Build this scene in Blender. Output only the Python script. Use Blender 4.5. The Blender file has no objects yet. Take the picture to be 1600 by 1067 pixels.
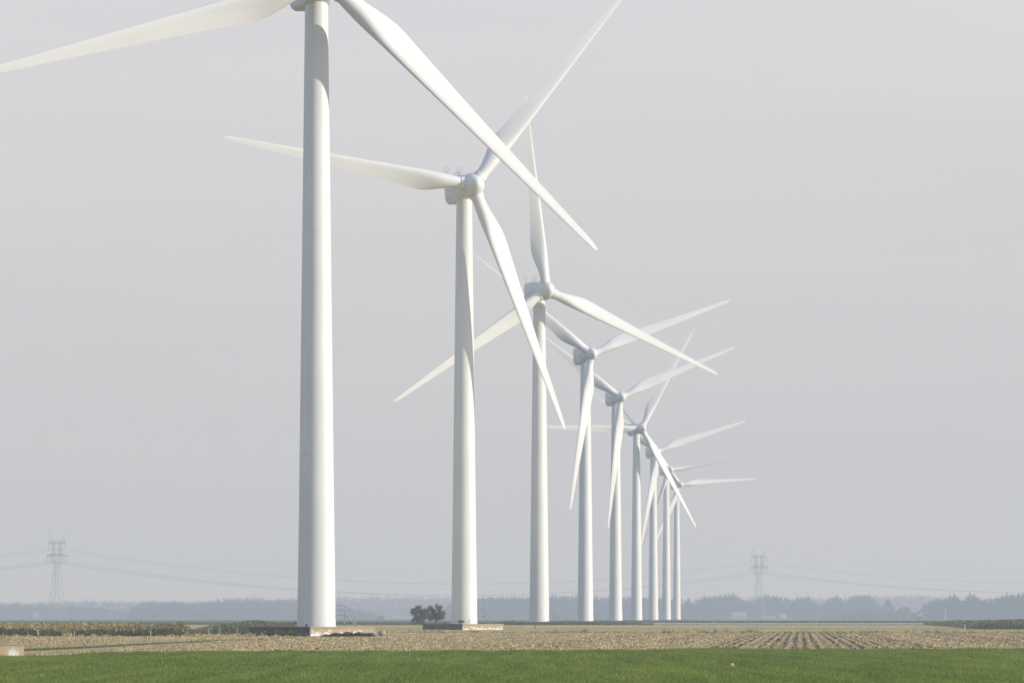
import bpy, math, random
import numpy as np
from mathutils import Matrix, Vector, Euler

# ------------------------------------------------------------------ basics
sc = bpy.context.scene
COL = sc.collection
RAD = math.radians
rng = np.random.default_rng(7)
random.seed(7)
F = 10000.0            # focal length in photo pixels (225 mm on 36 mm)
CAMZ = 2.0
HOR = 965.0            # horizon row

SUN_AZ = 104.5         # clockwise from +Y (view axis)
SUN_EL = 15.0

def zf(y):
    """terrain height: flat near fields, very gentle rise to the turbine bank"""
    return 0.6 * min(max((y - 850.0) / 420.0, 0.0), 1.0)
def zfa(y):
    return 0.6 * np.clip((y - 850.0) / 420.0, 0.0, 1.0)
def X(px, d): return (px - 800.0) / F * d
def Z(py, d): return CAMZ + (HOR - py) / F * d
def dist(py, zg=0.0): return (CAMZ - zg) * F / (py - HOR)

# ------------------------------------------------------------------ tagging
def tag(o, label=None, cat=None, group=None, kind=None):
    if label: o['label'] = label
    if cat: o['category'] = cat
    if group: o['group'] = group
    if kind: o['kind'] = kind
    return o

def empty(name, loc=(0, 0, 0), rz=0.0):
    o = bpy.data.objects.new(name, None)
    o.empty_display_size = 1
    COL.objects.link(o)
    o.location = loc
    o.rotation_euler = (0, 0, rz)
    return o

def link_mesh(name, me, mat, parent=None, loc=None, rot=None):
    o = bpy.data.objects.new(name, me)
    if mat: me.materials.append(mat)
    COL.objects.link(o)
    if parent: o.parent = parent
    if loc is not None: o.location = loc
    if rot is not None: o.rotation_euler = rot
    return o

class MB:
    """mesh collector"""
    def __init__(self): self.v = []; self.f = []
    def add(self, vs, fs):
        n = len(self.v)
        self.v += [tuple(p) for p in vs]
        self.f += [tuple(i + n for i in f) for f in fs]
        return self
    def box(self, c, s, rz=0.0, bev=0.0):
        cx, cy, cz = c; hx, hy, hz = s[0] / 2, s[1] / 2, s[2] / 2
        ca, sa = math.cos(rz), math.sin(rz)
        b = min(bev, hx * .4, hy * .4, hz * .4)
        if b <= 0:
            pts = [(x, y, z) for z in (-hz, hz) for (x, y) in ((-hx, -hy), (hx, -hy), (hx, hy), (-hx, hy))]
            fs = [(0, 3, 2, 1), (4, 5, 6, 7), (0, 1, 5, 4), (1, 2, 6, 5), (2, 3, 7, 6), (3, 0, 4, 7)]
        else:
            def ring(ix, iy, z):
                return [(-ix, -iy + b, z), (-ix + b, -iy, z), (ix - b, -iy, z), (ix, -iy + b, z),
                        (ix, iy - b, z), (ix - b, iy, z), (-ix + b, iy, z), (-ix, iy - b, z)]
            pts = ring(hx, hy, -hz) + ring(hx, hy, hz - b) + ring(hx - b, hy - b, hz)
            fs = [tuple(range(7, -1, -1)), tuple(range(16, 24))]
            for r in (0, 8):
                for k in range(8):
                    fs.append((r + k, r + (k + 1) % 8, r + 8 + (k + 1) % 8, r + 8 + k))
        self.add([(cx + x * ca - y * sa, cy + x * sa + y * ca, cz + z) for x, y, z in pts], fs)
        return self
    def bar(self, p, q, r, n=6, r2=None):
        p, q = Vector(p), Vector(q)
        d = (q - p)
        if d.length < 1e-6: return self
        d.normalize()
        up = Vector((0, 0, 1)) if abs(d.z) < .9 else Vector((1, 0, 0))
        a = d.cross(up).normalized(); b = d.cross(a).normalized()
        r2 = r if r2 is None else r2
        vs = []
        for (c, rr) in ((p, r), (q, r2)):
            for k in range(n):
                t = 2 * math.pi * k / n
                vs.append(c + a * (rr * math.cos(t)) + b * (rr * math.sin(t)))
        fs = [(k, n + k, n + (k + 1) % n, (k + 1) % n) for k in range(n)]
        fs += [tuple(range(n)), tuple(range(2 * n - 1, n - 1, -1))]
        self.add(vs, fs)
        return self
    def tube(self, pts, r, n=6):
        for a, b in zip(pts[:-1], pts[1:]): self.bar(a, b, r, n)
        return self
    def loft(self, rings, cap0=True, cap1=True):
        n = len(rings[0]); vs = [p for r in rings for p in r]; fs = []
        for i in range(len(rings) - 1):
            for k in range(n):
                fs.append((i * n + k, i * n + (k + 1) % n, (i + 1) * n + (k + 1) % n, (i + 1) * n + k))
        if cap0: fs.append(tuple(range(n - 1, -1, -1)))
        if cap1: fs.append(tuple((len(rings) - 1) * n + k for k in range(n)))
        self.add(vs, fs)
        return self
    def lathe_z(self, prof, n=64):
        self.loft([[(r * math.cos(2 * math.pi * k / n), r * math.sin(2 * math.pi * k / n), z) for k in range(n)] for r, z in prof])
        return self
    def mesh(self, name, smooth=None):
        me = bpy.data.meshes.new(name)
        me.from_pydata(self.v, [], self.f)
        me.update()
        import bmesh
        bm = bmesh.new(); bm.from_mesh(me)
        bmesh.ops.recalc_face_normals(bm, faces=bm.faces[:])
        bm.to_mesh(me); bm.free()
        if smooth is not None:
            me.polygons.foreach_set('use_smooth', [True] * len(me.polygons))
            me.set_sharp_from_angle(angle=RAD(smooth))
        return me
    def build(self, name, mat, parent=None, loc=None, rot=None, smooth=None):
        return link_mesh(name, self.mesh(name, smooth), mat, parent, loc, rot)

def np_mesh(name, verts, nper):
    """verts (N*nper,3) -> N separate nper-gons"""
    verts = np.asarray(verts, dtype=np.float32).reshape(-1, 3)
    nv = len(verts); npoly = nv // nper
    me = bpy.data.meshes.new(name)
    me.vertices.add(nv); me.vertices.foreach_set('co', verts.ravel())
    me.loops.add(nv); me.loops.foreach_set('vertex_index', np.arange(nv, dtype=np.int32))
    me.polygons.add(npoly); me.polygons.foreach_set('loop_start', np.arange(0, nv, nper, dtype=np.int32))
    me.update(calc_edges=True)
    me.validate()
    return me

def rand_dirs(n):
    v = rng.normal(size=(n, 3)); return v / np.linalg.norm(v, axis=1, keepdims=True)

def leaf_quads(centers, size, asp=.55, flat=1.0):
    """random diamonds; size array (n,)"""
    n = len(centers)
    a = rand_dirs(n); a[:, 2] *= flat; a /= np.linalg.norm(a, axis=1, keepdims=True); b = rand_dirs(n)
    b = b - a * np.sum(a * b, axis=1, keepdims=True)
    b /= np.linalg.norm(b, axis=1, keepdims=True) + 1e-9
    s = np.asarray(size)[:, None]
    out = np.empty((n, 4, 3))
    out[:, 0] = centers - a * s
    out[:, 1] = centers + b * s * asp
    out[:, 2] = centers + a * s
    out[:, 3] = centers - b * s * asp
    return out.reshape(-1, 3)

def blades(px, py, pz, h, w, lean=.35, bend=True):
    """upright tapering blades (triangles); arrays"""
    n = len(px)
    yaw = rng.uniform(0, 2 * np.pi, n)
    dx, dy = np.cos(yaw) * w / 2, np.sin(yaw) * w / 2
    ly = rng.uniform(0, 2 * np.pi, n); ll = rng.uniform(0, lean, n) * h
    out = np.empty((n, 3, 3))
    out[:, 0] = np.stack([px - dx, py - dy, pz], 1)
    out[:, 1] = np.stack([px + dx, py + dy, pz], 1)
    out[:, 2] = np.stack([px + np.cos(ly) * ll, py + np.sin(ly) * ll, pz + h], 1)
    return out.reshape(-1, 3)

# ------------------------------------------------------------------ materials
class NT:
    def __init__(self, name):
        self.m = bpy.data.materials.new(name); self.m.use_nodes = True
        self.t = self.m.node_tree; self.t.nodes.clear()
        self.out = self.t.nodes.new('ShaderNodeOutputMaterial')
        self.bsdf = self.t.nodes.new('ShaderNodeBsdfPrincipled')
        self.t.links.new(self.bsdf.outputs[0], self.out.inputs['Surface'])
    def node(self, typ, **kw):
        n = self.t.nodes.new(typ)
        for k, v in kw.items():
            if hasattr(n, k): setattr(n, k, v)
            else: n.inputs[k].default_value = v
        return n
    def link(self, a, b): self.t.links.new(a, b)
    def coords(self, scale=(1, 1, 1), rot=(0, 0, 0), which='Object'):
        tc = self.node('ShaderNodeTexCoord'); mp = self.node('ShaderNodeMapping')
        mp.inputs['Scale'].default_value = scale; mp.inputs['Rotation'].default_value = rot
        self.link(tc.outputs[which], mp.inputs['Vector']); return mp.outputs[0]
    def noise(self, vec, scale, detail=4, rough=.55):
        n = self.node('ShaderNodeTexNoise'); n.inputs['Scale'].default_value = scale
        n.inputs['Detail'].default_value = detail; n.inputs['Roughness'].default_value = rough
        self.link(vec, n.inputs['Vector']); return n.outputs['Fac']
    def ramp(self, fac, stops, interp='LINEAR'):
        r = self.node('ShaderNodeValToRGB'); r.color_ramp.interpolation = interp
        el = r.color_ramp.elements
        while len(el) < len(stops): el.new(.5)
        for e, (p, c) in zip(el, stops): e.position = p; e.color = (*c, 1)
        self.link(fac, r.inputs[0]); return r.outputs[0]
    def mix(self, fac, a, b, mode='MIX'):
        n = self.node('ShaderNodeMix', data_type='RGBA'); n.blend_type = mode
        for v, s in ((fac, n.inputs[0]), (a, n.inputs[6]), (b, n.inputs[7])):
            if hasattr(v, 'links'): self.link(v, s)
            else: s.default_value = v if not isinstance(v, tuple) else (*v, 1)
        return n.outputs[2]
    def island(self):
        return self.node('ShaderNodeNewGeometry').outputs['Random Per Island']
    def color(self, c, rough=.6, spec=.3):
        s = self.bsdf.inputs['Base Color']
        if hasattr(c, 'links'): self.link(c, s)
        else: s.default_value = (*c, 1)
        self.bsdf.inputs['Roughness'].default_value = rough
        self.bsdf.inputs['Specular IOR Level'].default_value = spec
    def bump(self, h, strength=.3, d=.02):
        b = self.node('ShaderNodeBump'); b.inputs['Strength'].default_value = strength
        b.inputs['Distance'].default_value = d
        self.link(h, b.inputs['Height']); self.link(b.outputs[0], self.bsdf.inputs['Normal'])

def simple(name, c, rough=.6, spec=.3, var=.12, scale=3.0, metal=0.0):
    n = NT(name); v = n.coords()
    f = n.noise(v, scale, 5)
    lo = tuple(x * (1 - var) for x in c); hi = tuple(min(x * (1 + var), .95) for x in c)
    n.color(n.ramp(f, [(.3, lo), (.7, hi)]), rough, spec)
    n.bsdf.inputs['Metallic'].default_value = metal
    return n.m

def leafy(name, stops, rough=.6, trans=0.0):
    n = NT(name); c_ = n.ramp(n.island(), stops)
    n.color(c_, rough, .25)
    if trans:                                           # light shining through thin leaves
        tl = n.node('ShaderNodeBsdfTranslucent'); n.link(c_, tl.inputs['Color'])
        mx_ = n.node('ShaderNodeMixShader'); mx_.inputs[0].default_value = trans
        n.link(n.bsdf.outputs[0], mx_.inputs[1]); n.link(tl.outputs[0], mx_.inputs[2]); n.link(mx_.outputs[0], n.out.inputs['Surface'])
    return n.m

M = {}
# turbine paint: warm white with faint vertical rain streaks and soft grime patches
n = NT('turbine_paint')
f1 = n.noise(n.coords((1.6, 1.6, .06)), 1.0, 6, .6)
f2 = n.noise(n.coords((.25, .25, .12)), 1.0, 4, .5)
c1 = n.ramp(f1, [(.30, (.735, .735, .715)), (.65, (.80, .80, .785))])
c2 = n.ramp(f2, [(.35, (.94, .94, .93)), (.6, (1, 1, 1))])
n.color(n.mix(1.0, c1, c2, 'MULTIPLY'), .42, .35)
M['paint'] = n.m
n = NT('blade_gelcoat')
f1 = n.noise(n.coords((.9, .9, .12)), 1.0, 5, .6)
n.color(n.ramp(f1, [(.3, (.755, .755, .73)), (.65, (.81, .81, .79))]), .38, .35)
M['blade'] = n.m
M['seam'] = simple('seam_paint', (.745, .745, .735), .5)
M['door'] = simple('door_grey', (.52, .54, .55), .5)
M['mast'] = simple('mast_steel', (.36, .37, .39), .5, .4)
M['dark_metal'] = simple('dark_steel', (.10, .105, .105), .5, .4)
M['galv'] = simple('galvanised_steel', (.29, .305, .32), .5, .4)
M['lattice'] = simple('lattice_steel', (0.460, 0.470, 0.484), .6, .3)
M['porcelain'] = simple('insulator_glaze', (.12, .11, .11), .35)
M['cable'] = simple('cable_aluminium', (.10, .105, .11), .6)

# concrete; lime: patches of old limewash low on the local -Y face
def concrete(name, base, lime_face=None):
    n = NT(name)
    v = n.coords()
    f = n.noise(v, 1.1, 8, .65); g = n.noise(v, 7.0, 6, .7)
    c = n.ramp(f, [(.3, tuple(x * .7 for x in base)), (.7, tuple(min(x * 1.2, .8) for x in base))])
    c = n.mix(.6, c, n.ramp(g, [(.35, (.45, .45, .43)), (.65, (1, 1, 1))]), 'MULTIPLY')
    if lime_face is not None:
        sx_ = n.node('ShaderNodeSeparateXYZ'); n.link(v, sx_.inputs[0])
        lt = n.node('ShaderNodeMath', operation='LESS_THAN'); lt.inputs[1].default_value = lime_face; n.link(sx_.outputs['Y'], lt.inputs[0])
        p = n.noise(n.coords((1, 1, 1.6)), 1.6, 6, .65)
        zz = n.node('ShaderNodeMath', operation='MULTIPLY_ADD'); zz.inputs[1].default_value = -.35; n.link(sx_.outputs['Z'], zz.inputs[0]); n.link(p, zz.inputs[2])
        tan = n.ramp(p, [(.3, (.38, .31, .20)), (.7, (.52, .43, .29))])
        c2 = n.mix(n.ramp(zz.outputs[0], [(.33, (0, 0, 0)), (.40, (1, 1, 1))]), n.mix(.55, tan, n.ramp(g, [(.35, (.55, .55, .53)), (.65, (1, 1, 1))]), 'MULTIPLY'), (.70, .70, .71))
        c = n.mix(lt.outputs[0], c, c2)
    n.color(c, .85, .2); n.bump(g, .4, .03)
    return n.m
M['concrete'] = concrete('weathered_concrete', (.20, .185, .15))
M['concrete_wash'] = concrete('pale_concrete', (.42, .35, .25))
M['rust'] = simple('rusty_stake', (.20, .13, .085), .8, .2, .3, 20)
M['stake_white'] = simple('stake_white_paint', (.62, .62, .62), .6, .3, .2, 9)
M['stake_tan'] = simple('stake_bare_wood', (.42, .35, .24), .8, .2, .25, 9)
M['stake_dark'] = simple('stake_weathered', (.10, .095, .08), .8, .2, .25, 9)
M['head'] = simple('marker_head', (.62, .54, .42), .8, .2, .15, 9)
M['stone'] = simple('tan_stone', (.40, .33, .23), .9, .1, .35, 4)
M['bark'] = simple('bark', (.085, .068, .05), .9, .1, .3, 8)

# vegetation
M['grass'] = None
ROWROT = math.atan2(1250 - 800.0, F)       # heading of crop rows right of the view axis
n = NT('grass_blades')
vr = n.coords((.9, .022, .2), (0, 0, ROWROT))
f1 = n.noise(vr, 1.0, 4, .6)
f2 = n.noise(n.coords((.06, .012, .2)), 1.0, 4, .6)
a = n.ramp(n.island(), [(0, (.178, .232, .045)), (.55, (.203, .268, .055)), (.95, (.24, .30, .07)), (1, (.28, .25, .10))])
b = n.ramp(f1, [(.36, (.80, .83, .80)), (.62, (1.12, 1.10, 1.14))])
c = n.ramp(f2, [(.35, (.84, .86, .82)), (.65, (1.1, 1.08, 1.1))])
gc = n.mix(1.0, n.mix(1.0, a, b, 'MULTIPLY'), c, 'MULTIPLY')
n.color(gc, .6, .2)
tl = n.node('ShaderNodeBsdfTranslucent'); n.link(gc, tl.inputs['Color'])
ms_ = n.node('ShaderNodeMixShader'); ms_.inputs[0].default_value = .35
n.link(n.bsdf.outputs[0], ms_.inputs[1]); n.link(tl.outputs[0], ms_.inputs[2]); n.link(ms_.outputs[0], n.out.inputs['Surface'])
M['grass'] = n.m
n = NT('grass_soil')
f1 = n.noise(n.coords((3, .5, 1), (0, 0, ROWROT)), 1.0, 5, .6)
n.color(n.ramp(f1, [(.3, (.12, .165, .03)), (.7, (.16, .21, .045))]), .9, .1)
M['grass_soil'] = n.m
n = NT('stubble_soil')
v = n.coords((1.33, .02, 1), (0, 0, ROWROT))
f1 = n.noise(v, 1.0, 4, .6); f2 = n.noise(n.coords((1, .2, 1)), 1.2, 6, .7)
c1 = n.ramp(f1, [(.35, (.31, .255, .145)), (.62, (.48, .395, .225))])
c2 = n.ramp(f2, [(.3, (.55, .55, .55)), (.7, (1.15, 1.12, 1.08))])
n.color(n.mix(1.0, c1, c2, 'MULTIPLY'), .95, .1); n.bump(f2, .5, .1)
M['stubble_soil'] = n.m
M['litter'] = leafy('maize_litter', [(0, (0.116, 0.093, 0.051)), (.22, (0.232, 0.180, 0.093)), (.38, (0.464, 0.360, 0.186)), (.65, (0.650, 0.501, 0.256)), (.90, (0.789, 0.610, 0.335)), (.96, (0.850, 0.828, 0.614)), (1, (0.850, 0.850, 0.688))], .7)
M['husk'] = leafy('pale_husk', [(0, (0.550, 0.464, 0.275)), (.6, (0.682, 0.605, 0.399)), (1, (0.825, 0.778, 0.627))], .7)
n = NT('dry_field')
f1 = n.noise(n.coords((.05, .012, 1)), 1.0, 6, .6); f2 = n.noise(n.coords((1.5, .1, 1)), 1.0, 5, .7)
c1 = n.ramp(f1, [(.3, (.47, .385, .17)), (.7, (.56, .465, .215))])
n.color(n.mix(1.0, c1, n.ramp(f2, [(.3, (.85, .86, .84)), (.7, (1.1, 1.1, 1.1))]), 'MULTIPLY'), .95, .1)
M['dry'] = n.m
M['dry_blades'] = leafy('dry_grass_blades', [(0, (0.324, 0.262, 0.113)), (.5, (0.492, 0.393, 0.171)), (1, (0.624, 0.502, 0.234))])
n = NT('farmland')
f1 = n.noise(n.coords((.004, .0016, 1)), 1.0, 4, .5); f2 = n.noise(n.coords((.2, .03, 1)), 1.0, 5, .7)
c1 = n.ramp(f1, [(.35, (.075, .10, .04)), (.5, (.13, .13, .075)), (.65, (.20, .175, .11))])
n.color(n.mix(1.0, c1, n.ramp(f2, [(.3, (.85, .85, .85)), (.7, (1.1, 1.1, 1.1))]), 'MULTIPLY'), .95, .1)
M['farmland'] = n.m
M['track'] = simple('track_dirt', (0.483, 0.380, 0.223), .95, .1, .2, .8)
M['bank'] = simple('bank_turf', (.085, .105, .05), .9, .1, .25, .6)
n = NT('canal_water')
n.color((.05, .065, .075), .16, .5)
n.bump(n.noise(n.coords((.5, .2, 1)), 1.0, 3, .5), .05, .05)
M['water'] = n.m
M['weed'] = leafy('weed_leaves', [(0, (0.092, 0.088, 0.045)), (.4, (0.158, 0.151, 0.070)), (.6, (0.211, 0.195, 0.095)), (.82, (0.396, 0.315, 0.150)), (1, (0.554, 0.441, 0.210))], .6, .25)
M['weed_grey'] = leafy('weed_grey_leaves', [(0, (0.106, 0.113, 0.060)), (.5, (0.185, 0.189, 0.100)), (.9, (0.238, 0.239, 0.130)), (1, (0.475, 0.378, 0.180))], .6, .25)
M['weed_dark'] = leafy('weed_dark_leaves', [(0, (0.066, 0.063, 0.032)), (.6, (0.112, 0.111, 0.055)), (1, (0.198, 0.176, 0.080))], .6, .25)
M['maize'] = leafy('maize_leaves', [(0, (0.235, 0.186, 0.085)), (.35, (0.414, 0.320, 0.145)), (.7, (0.552, 0.422, 0.200)), (.82, (0.179, 0.218, 0.055)), (.95, (0.179, 0.211, 0.050)), (1, (0.621, 0.474, 0.240))], .6, .25)
M['yellow'] = leafy('yellow_leaves', [(0, (.22, .18, .08)), (.5, (.40, .33, .16)), (1, (.52, .44, .24))])
M['verge'] = leafy('verge_blades', [(0, (0.075, 0.084, 0.042)), (.5, (0.128, 0.140, 0.070)), (.85, (0.180, 0.182, 0.091)), (1, (0.420, 0.322, 0.182))])
M['green_verge'] = leafy('fresh_verge_blades', [(0, (.07, .11, .025)), (.6, (.11, .155, .04)), (1, (.22, .20, .09))])
M['tree'] = leafy('tree_leaves', [(0, (0.075, 0.090, 0.044)), (.5, (0.128, 0.148, 0.069)), (.85, (0.173, 0.196, 0.088)), (1, (0.270, 0.217, 0.112))], .6, .35)
M['wood'] = leafy('wood_leaves', [(0, (.03, .036, .02)), (.5, (.05, .06, .032)), (1, (.075, .08, .042))])
M['wall_pale'] = simple('pale_render', (.27, .265, .25), .8)
M['roof_pale'] = simple('pale_roof', (.22, .215, .21), .7)
M['tin'] = simple('pale_tin', (.62, .61, .58), .5)
M['wall_dark'] = simple('grey_cladding', (.16, .17, .19), .7)
M['glass_dark'] = simple('dark_glazing', (.05, .06, .07), .2, .5)

# ------------------------------------------------------------------ camera, world, sun
cam = bpy.data.cameras.new('camera'); co = bpy.data.objects.new('camera', cam); COL.objects.link(co)
co.location = (0, 0, CAMZ); co.rotation_euler = (RAD(90), 0, 0)
cam.sensor_width = 36; cam.lens = F / 1600 * 36
cam.shift_y = (HOR - 533.5) / 1600.0
cam.clip_start = .5; cam.clip_end = 60000
sc.camera = co

w = bpy.data.worlds.new('World'); sc.world = w; w.use_nodes = True
t = w.node_tree; t.nodes.clear()
wo = t.nodes.new('ShaderNodeOutputWorld'); bg = t.nodes.new('ShaderNodeBackground')
sky = t.nodes.new('ShaderNodeTexSky'); sky.sky_type = 'NISHITA'; sky.sun_disc = False
sky.sun_elevation = RAD(SUN_EL); sky.sun_rotation = RAD(SUN_AZ)
sky.air_density = 1.0; sky.dust_density = 4.0; sky.ozone_density = 1.0; sky.altitude = 0
hs = t.nodes.new('ShaderNodeHueSaturation'); hs.inputs['Saturation'].default_value = .75; hs.inputs['Value'].default_value = 1.0
# thin high overcast: veil of even pale cloud mixed over the clear sky
tc = t.nodes.new('ShaderNodeTexCoord'); mp = t.nodes.new('ShaderNodeMapping'); mp.inputs['Scale'].default_value = (7, 7, 70)
nz = t.nodes.new('ShaderNodeTexNoise'); nz.inputs['Scale'].default_value = 1.0; nz.inputs['Detail'].default_value = 4
rp = t.nodes.new('ShaderNodeValToRGB')
SKYV = 7.7
rp.color_ramp.elements[0].position = .3; rp.color_ramp.elements[0].color = (.945, .95, .96, 1)
rp.color_ramp.elements[1].position = .7; rp.color_ramp.elements[1].color = (1.0, 1.0, 1.0, 1)
veil = t.nodes.new('ShaderNodeMix'); veil.data_type = 'RGBA'; veil.blend_type = 'MULTIPLY'; veil.inputs[0].default_value = 1
veil.inputs[7].default_value = (SKYV * 1.0, SKYV * .99, SKYV * 1.02, 1)
mx = t.nodes.new('ShaderNodeMix'); mx.data_type = 'RGBA'; mx.inputs[0].default_value = .80
t.links.new(tc.outputs['Generated'], mp.inputs[0]); t.links.new(mp.outputs[0], nz.inputs['Vector'])
t.links.new(nz.outputs['Fac'], rp.inputs[0]); 
sxyz = t.nodes.new('ShaderNodeSeparateXYZ'); t.links.new(tc.outputs['Generated'], sxyz.inputs[0])
er = t.nodes.new('ShaderNodeValToRGB'); t.links.new(sxyz.outputs['Z'], er.inputs[0])
for _ in range(2): er.color_ramp.elements.new(.5)
for e_, (p_, c_) in zip(er.color_ramp.elements, ((0, (.85, .85, .855)), (.10, (1.02, 1.018, 1.03)), (.38, (.51, .63, .82)), (1, (.36, .50, .76)))):
    e_.position = p_; e_.color = (*c_, 1)
v2 = t.nodes.new('ShaderNodeMix'); v2.data_type = 'RGBA'; v2.blend_type = 'MULTIPLY'; v2.inputs[0].default_value = 1
t.links.new(rp.outputs[0], v2.inputs[6]); t.links.new(er.outputs[0], v2.inputs[7]); t.links.new(v2.outputs[2], veil.inputs[6])
t.links.new(sky.outputs[0], hs.inputs['Color'])
t.links.new(hs.outputs[0], mx.inputs[6]); t.links.new(veil.outputs[2], mx.inputs[7])
t.links.new(mx.outputs[2], bg.inputs[0]); bg.inputs[1].default_value = .11
t.links.new(bg.outputs[0], wo.inputs[0])

sl = bpy.data.lights.new('sun', 'SUN'); so = bpy.data.objects.new('sun', sl); COL.objects.link(so)
S = Vector((math.sin(RAD(SUN_AZ)) * math.cos(RAD(SUN_EL)), math.cos(RAD(SUN_AZ)) * math.cos(RAD(SUN_EL)), math.sin(RAD(SUN_EL))))
so.rotation_euler = S.to_track_quat('Z', 'Y').to_euler(); so.location = (200, -100, 200)
sl.energy = 4.0; sl.angle = RAD(.55); sl.color = (1, .955, .88)

sc.view_settings.view_transform = 'Standard'; sc.view_settings.look = 'None'
sc.view_settings.exposure = 0; sc.view_settings.gamma = 1
sc.render.engine = 'CYCLES'
sc.cycles.use_denoising = True
sc.cycles.volume_bounces = 1
sc.cycles.max_bounces = 6

# ------------------------------------------------------------------ ground sheets
def sheet(name, near, far, x0, x1, nx, ny, off, mat, kind='structure'):
    """grid between near(x) and far(x)"""
    vs = []; fs = []
    for j in range(ny + 1):
        for i in range(nx + 1):
            xx = x0 + (x1 - x0) * i / nx
            a, b = near(xx), far(xx)
            y = a + (b - a) * j / ny
            vs.append((xx, y, zf(y) + off))
    for j in range(ny):
        for i in range(nx):
            k = j * (nx + 1) + i
            fs.append((k, k + 1, k + nx + 2, k + nx + 1))
    o = MB().add(vs, fs).build(name, mat)
    o['kind'] = kind
    return o

ys = [-400, 0, 150, 300, 450, 650, 850, 950, 1060, 1160, 1270, 1500, 1900, 2500, 3300, 4500, 6000, 7500, 9200, 11500]
xs = [-2600, -1400, -700, -350, -150, 0, 150, 350, 700, 1400, 2600]
g = MB()
g.add([(x, y, zf(y)) for y in ys for x in xs],
      [(j * len(xs) + i, j * len(xs) + i + 1, (j + 1) * len(xs) + i + 1, (j + 1) * len(xs) + i) for j in range(len(ys) - 1) for i in range(len(xs) - 1)])
tag(g.build('ground', M['farmland']), kind='structure')

# far edge of the green field, given in photo pixels
EDGE = [(-300, 1027), (38, 1026), (60, 1025), (85, 1026), (105, 1022.5), (135, 1020), (200, 1020.3), (215, 1018.5), (400, 1017.8), (560, 1017.6), (800, 1016.8),
        (1000, 1015.8), (1060, 1014.8), (1095, 1013), (1140, 1013), (1150, 1015), (1400, 1014.6), (1520, 1014), (1600, 1013.6), (1900, 1013)]
EP = np.array([e[0] for e in EDGE], float); ED = np.array([CAMZ * F / (e[1] - HOR) for e in EDGE])
EXW = (EP - 800) / F * ED
def edge(x):
    return float(np.interp(x, EXW, ED)) if np.ndim(x) == 0 else np.interp(x, EXW, ED)
sheet('grass_field', lambda x: 120.0, lambda x: edge(x), -120, 160, 280, 8, .02, M['grass_soil'])
sheet('stubble_field', lambda x: edge(x) - .5, lambda x: 850.0, -160, 260, 420, 10, .012, M['stubble_soil'])
sheet('dry_field', lambda x: 850.0, lambda x: 1270.0, -260, 360, 60, 24, .016, M['dry'])
# darker wheel rut across the dry field
sheet('field_rut', lambda x: 1012.0, lambda x: 1034.0, -260, 360, 40, 2, .03, simple('rut_soil', (.19, .155, .10), .95, .1, .2, .4))
# water strip beyond
sheet('canal', lambda x: 1400.0, lambda x: 1690.0, 22, 700, 10, 2, .03, M['water'])

# dirt track with a grassy strip along it, running away to the right
TR = [(30, 1017.3), (100, 1014.5), (160, 1011.3), (240, 1006.8), (320, 1003.0), (400, 999.5), (470, 997.5)]
def track_line(dy):
    out = []
    for px, py in TR:
        d = CAMZ * F / (py + dy - HOR); out.append((X(px, d), d))
    return out
def ribbon(name, la, lb, off, mat):
    vs = []; fs = []
    for (a, b) in zip(la, lb): vs += [(a[0], a[1], off), (b[0], b[1], off)]
    for i in range(len(la) - 1): fs.append((2 * i, 2 * i + 1, 2 * i + 3, 2 * i + 2))
    return tag(MB().add(vs, fs).build(name, mat), kind='structure')
def taper(dy0, dy1):
    out = []
    for k, (px, py) in enumerate(TR):
        dy = dy0 + (dy1 - dy0) * k / (len(TR) - 1)
        d = CAMZ * F / (py + dy - HOR); out.append((X(px, d), d))
    return out
ribbon('dirt_track', taper(4.3, 1.0), taper(.9, .2), .035, M['track'])

# ------------------------------------------------------------------ grass of the near field (uncountable)
def frame_points(n, d0, d1, margin=.04, power=1.0):
    """points inside the viewed wedge, denser near the camera"""
    u = rng.uniform(0, 1, n)
    d = d0 + (d1 - d0) * u ** power
    px = rng.uniform(-1600 * margin, 1600 * (1 + margin), n)
    return (px - 800) / F * d, d
gx, gd = frame_points(480000, 186, 428, .05, 1.0)
k = gd < edge(gx)
gx, gd = gx[k], gd[k]
h = rng.uniform(.05, .12, len(gx)) * (1 + .35 * np.sin(gx * 1.3 + gd * .05))
me = np_mesh('grass', blades(gx, gd, np.full(len(gx), .015), h, rng.uniform(.018, .04, len(gx)), .8), 3)
tag(link_mesh('grass', me, M['grass']), 'dense short green grass filling the near field', 'grass', kind='stuff')

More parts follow.
